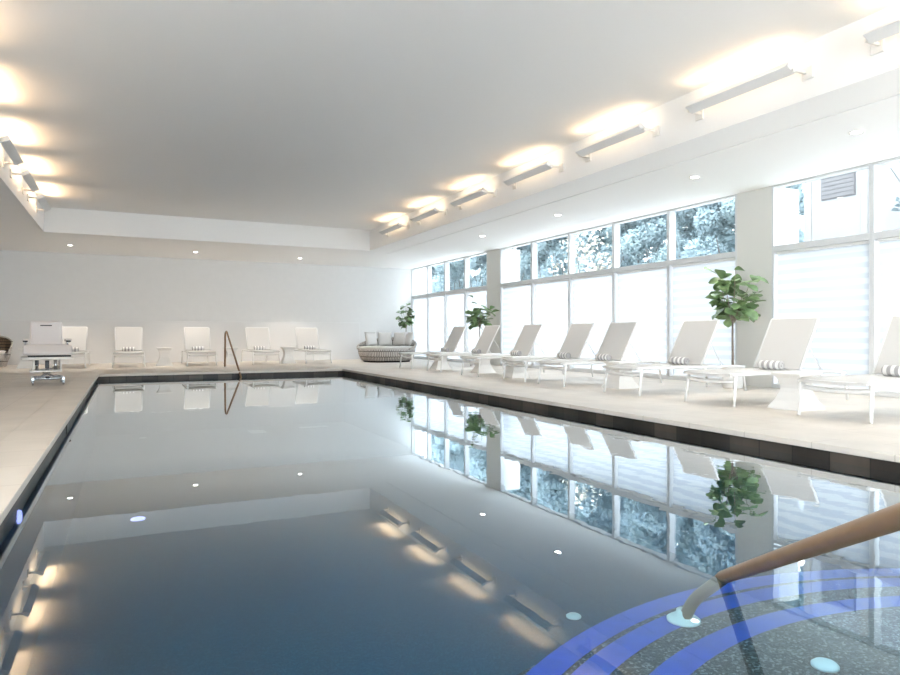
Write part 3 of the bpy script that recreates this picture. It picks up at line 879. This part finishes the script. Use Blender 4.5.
# ------------------------------------------------------------------ downlights
DL = [(7.32, 2.1, 'nearest recessed downlight over the window loungers, beyond the photo edge'), (7.32, 4.72, 'recessed downlight in the soffit over the nearest visible window loungers'), (7.32, 7.07, 'recessed downlight in the soffit in front of the wide column'),
      (7.32, 10.44, 'recessed downlight in the soffit above the fifth window lounger'), (7.32, 13.4, 'recessed downlight in the soffit above the seventh window lounger'),
      (-1.27, 19.3, 'recessed downlight in the far soffit above the treatment chair side'), (1.7, 19.4, 'recessed downlight in the far soffit above the thin rail'), (4.6, 19.6, 'recessed downlight in the far soffit nearest the daybed')]
Q = None
for x, y, lab in DL:
    if Q is None:
        Q = thing('downlight', (x, y, ZS)); tag(Q, lab, 'downlight', 'recessed soffit downlights')
        bm = bm_new(); add_lathe(bm, [(.085, 0), (.085, -.006), (.062, -.008), (.055, -.001)], 28); obj('trim_ring', bm, M['fixw'], Q)
        bm = bm_new(); add_lathe(bm, [(0, -.003), (.055, -.003)], 24); obj('lens', bm, M['down'], Q)
    else:
        dup(Q, (x, y, ZS), 0, lab)
    la = bpy.data.lights.new('downlight_lamp', 'SPOT'); la.energy = 62 if y > 19 else 30; la.spot_size = math.radians(95); la.spot_blend = .6; la.shadow_soft_size = .05; la.color = (1, .9, .78)
    lo = bpy.data.objects.new('downlight_lamp', la); COL.objects.link(lo); lo.location = (x, y, ZS - .02)

# ------------------------------------------------------------------ outside
M['ground'] = mat('pale_paving', (.62, .62, .60), .9, var=.05, vscale=2)
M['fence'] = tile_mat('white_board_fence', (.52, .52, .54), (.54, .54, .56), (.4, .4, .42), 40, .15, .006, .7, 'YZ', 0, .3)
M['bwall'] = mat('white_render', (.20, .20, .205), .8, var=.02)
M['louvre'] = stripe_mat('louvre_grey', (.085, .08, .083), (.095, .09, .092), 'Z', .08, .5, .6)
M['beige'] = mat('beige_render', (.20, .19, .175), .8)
def leaf_mat(name, a, b_):
    m = bpy.data.materials.new(name); m.use_nodes = True
    nt = m.node_tree; nt.nodes.clear(); o = nt.nodes.new('ShaderNodeOutputMaterial')
    tc = nt.nodes.new('ShaderNodeTexCoord'); n = nt.nodes.new('ShaderNodeTexNoise'); n.inputs['Scale'].default_value = 1.1; n.inputs['Detail'].default_value = 3
    nt.links.new(tc.outputs['Object'], n.inputs['Vector'])
    r = nt.nodes.new('ShaderNodeValToRGB'); r.color_ramp.elements[0].position = .35; r.color_ramp.elements[1].position = .65
    r.color_ramp.elements[0].color = (*a, 1); r.color_ramp.elements[1].color = (*b_, 1); nt.links.new(n.outputs['Fac'], r.inputs['Fac'])
    d = nt.nodes.new('ShaderNodeBsdfDiffuse'); t = nt.nodes.new('ShaderNodeBsdfTranslucent'); mx = nt.nodes.new('ShaderNodeMixShader'); mx.inputs[0].default_value = .5
    nt.links.new(r.outputs[0], d.inputs[0]); nt.links.new(r.outputs[0], t.inputs[0])
    nt.links.new(d.outputs[0], mx.inputs[1]); nt.links.new(t.outputs[0], mx.inputs[2]); nt.links.new(mx.outputs[0], o.inputs[0])
    return m
M['gleaf'] = leaf_mat('garden_leaf', (.16, .20, .22), (.19, .24, .24))
M['tree'] = leaf_mat('hazed_leaf', (.32, .395, .43), (.37, .45, .46))  # pale blue haze over the trees put into the leaf colour
M['tbark'] = mat('dark_tree_bark', (.08, .08, .08), .9, var=.2, vscale=9)
M['blossom'] = mat('cream_blossom', (.50, .47, .40), .7, var=.15, vscale=4)
bm = bm_new(); add_box(bm, XR, 60, -20, 110, -.3, -.05); add_box(bm, -40, XL - .2, -20, 110, -.3, -.05); add_box(bm, XL - .2, XR, -40, YN - .2, -.3, -.05)
struct('ground', bm, M['ground'], 'pale paved ground outside the windows')
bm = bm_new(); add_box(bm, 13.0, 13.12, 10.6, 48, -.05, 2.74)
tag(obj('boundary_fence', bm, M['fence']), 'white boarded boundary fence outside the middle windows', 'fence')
B = thing('building', (14.0, 7.2, -.05)); tag(B, 'white neighbouring building with a grey louvre panel outside the nearest windows', 'building')
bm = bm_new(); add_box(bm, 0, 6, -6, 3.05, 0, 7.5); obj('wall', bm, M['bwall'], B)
bm = bm_new()
for k in range(12):
    add_box(bm, -.032, -.02, 1.86, 2.60, 3.87 + k * .09, 3.87 + k * .09 + .075, 0, None)
add_box(bm, -.02, .0, 1.84, 2.62, 3.85, 4.95)
obj('louvre_panel', bm, M['louvre'], B)
bm = bm_new(); add_box(bm, -.012, 0, 2.86, 3.0, 0, 7.4, .01); obj('pilaster', bm, M['beige'], B)
bm = bm_new(); add_box(bm, -.012, 0, 1.58, 1.74, 0, 7.4, .01); obj('pilaster', bm, M['beige'], B)
B2 = thing('building', (22, 62, -.05)); tag(B2, 'beige building far beyond the fence outside the last windows', 'building')
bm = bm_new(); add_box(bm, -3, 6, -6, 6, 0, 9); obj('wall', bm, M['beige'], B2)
for k in range(3):
    bm = bm_new(); add_box(bm, -3.05, -3, -4.5 + k * 3, -3 + k * 3, 4, 6, .01); obj('window', bm, M['louvre'], B2)

def crown_mesh(seed, n, R, Hh, leaf, open_=False):
    rnd = random.Random(seed); bm = bm_new()
    blobs = []
    for k in range(26):
        a = rnd.uniform(0, 2 * PI); z = rnd.uniform(.0, 1); rr = R * (1 - abs(z - .45) * 1.2) * rnd.uniform(.3, .8)
        blobs.append((Vector((rr * math.cos(a), rr * math.sin(a), z * Hh)), R * rnd.uniform(.28, .5)))
    for i in range(n):
        c, r = rnd.choice(blobs)
        d = Vector((rnd.gauss(0, 1), rnd.gauss(0, 1), rnd.gauss(0, 1))).normalized()
        p = c + d * r * rnd.uniform(.55, 1.0)
        u = Vector((rnd.gauss(0, 1), rnd.gauss(0, 1), rnd.gauss(0, .6))).normalized()
        v = u.cross(d).normalized() if u.cross(d).length > .01 else Vector((0, 0, 1))
        s = leaf * rnd.uniform(.6, 1.3)
        bm.faces.new([bm.verts.new(q) for q in (p - u * s, p + v * s * .45, p + u * s, p - v * s * .45)])
    return bm
def tree(name, label, x, y, crown, leafmat, z0, trunk_h, r, limbs, seed, group=None):
    rnd = random.Random(seed)
    t = thing(name, (x, y, -.05)); tag(t, label, 'tree', group)
    bm = bm_new(); add_tube(bm, [(0, 0, 0), (.05, .02, trunk_h * .5), (0, 0, trunk_h)], r, 8, r * .6)
    for k in range(limbs):
        a = 2 * PI * k / limbs + rnd.uniform(-.3, .3); q = rnd.uniform(.7, 1.3)
        add_tube(bm, [(0, 0, trunk_h * .8), (q * math.cos(a) * .5, q * math.sin(a) * .5, trunk_h + .5), (q * math.cos(a), q * math.sin(a), trunk_h + 1.5)], r * .5, 6, r * .15)
    obj('trunk', bm, M['tbark'], t)
    c = obj('foliage', crown, leafmat, t); c.location = (0, 0, z0)
    return t
rows_ = [(16.9, 11.6, 11, 1.12), (20.1, 13.2, 11, 1.35), (23.4, 14.8, 11, 1.7)]
rown = ['front row behind the fence', 'middle row behind the fence', 'back row behind the fence']
cnt = ['first', 'second', 'third', 'fourth', 'fifth', 'sixth', 'seventh', 'eighth', 'ninth', 'tenth', 'eleventh']
Tn = None
for r_, (x, y0, n_, sc) in enumerate(rows_):
    for k in range(n_):
        lab = 'haze-blue tree, %s from the white building in the %s' % (cnt[k], rown[r_])
        if Tn is None:
            Tn = tree('evergreen_tree', lab, x, y0, crown_mesh(5, 32000, 1.5, 6.0, .09), M['tree'], .9, 2.0, .10, 5, 1, 'trees beyond the fence')
        else:
            dup(Tn, (x, y0 + k * 3.25, -.05), random.uniform(0, 6), lab, scale=(1, 1, sc * random.uniform(.95, 1.08)))
tree('blossom_tree', 'cream blossoming tree just beyond the fence outside the middle bays', 14.6, 19.2, crown_mesh(9, 900, 1.5, 2.9, .09), M['blossom'], 1.9, 2.2, .07, 7, 4)
tree('garden_tree', 'small loose tree standing before the white building, outside the nearest visible bay', 12.4, 6.1, crown_mesh(13, 1500, 1.0, 2.8, .08), M['gleaf'], 2.0, 2.2, .06, 5, 6)

# ------------------------------------------------------------------ daylight
wd = bpy.data.worlds.new('sky'); scene.world = wd; wd.use_nodes = True
bg = wd.node_tree.nodes['Background']; bg.inputs[0].default_value = (.88, .94, 1.0, 1); bg.inputs[1].default_value = 3.2
sun = bpy.data.lights.new('sun', 'SUN'); sun.energy = .7; sun.angle = math.radians(2); sun.color = (1, .96, .9)
so = bpy.data.objects.new('sun', sun); COL.objects.link(so)
so.rotation_euler = Vector((.55, .25, -1)).to_track_quat('-Z', 'Y').to_euler()

cy = scene.cycles
cy.use_denoising = True
cy.caustics_reflective = False; cy.caustics_refractive = False
cy.max_bounces = 10; cy.diffuse_bounces = 5; cy.glossy_bounces = 4; cy.transparent_max_bounces = 12
cy.sample_clamp_indirect = 8

vs = scene.view_settings
vs.view_transform = 'Standard'; vs.look = 'None'; vs.gamma = 1; vs.use_curve_mapping = False
vs.exposure = 1.95
scene.display_settings.display_device = 'sRGB'
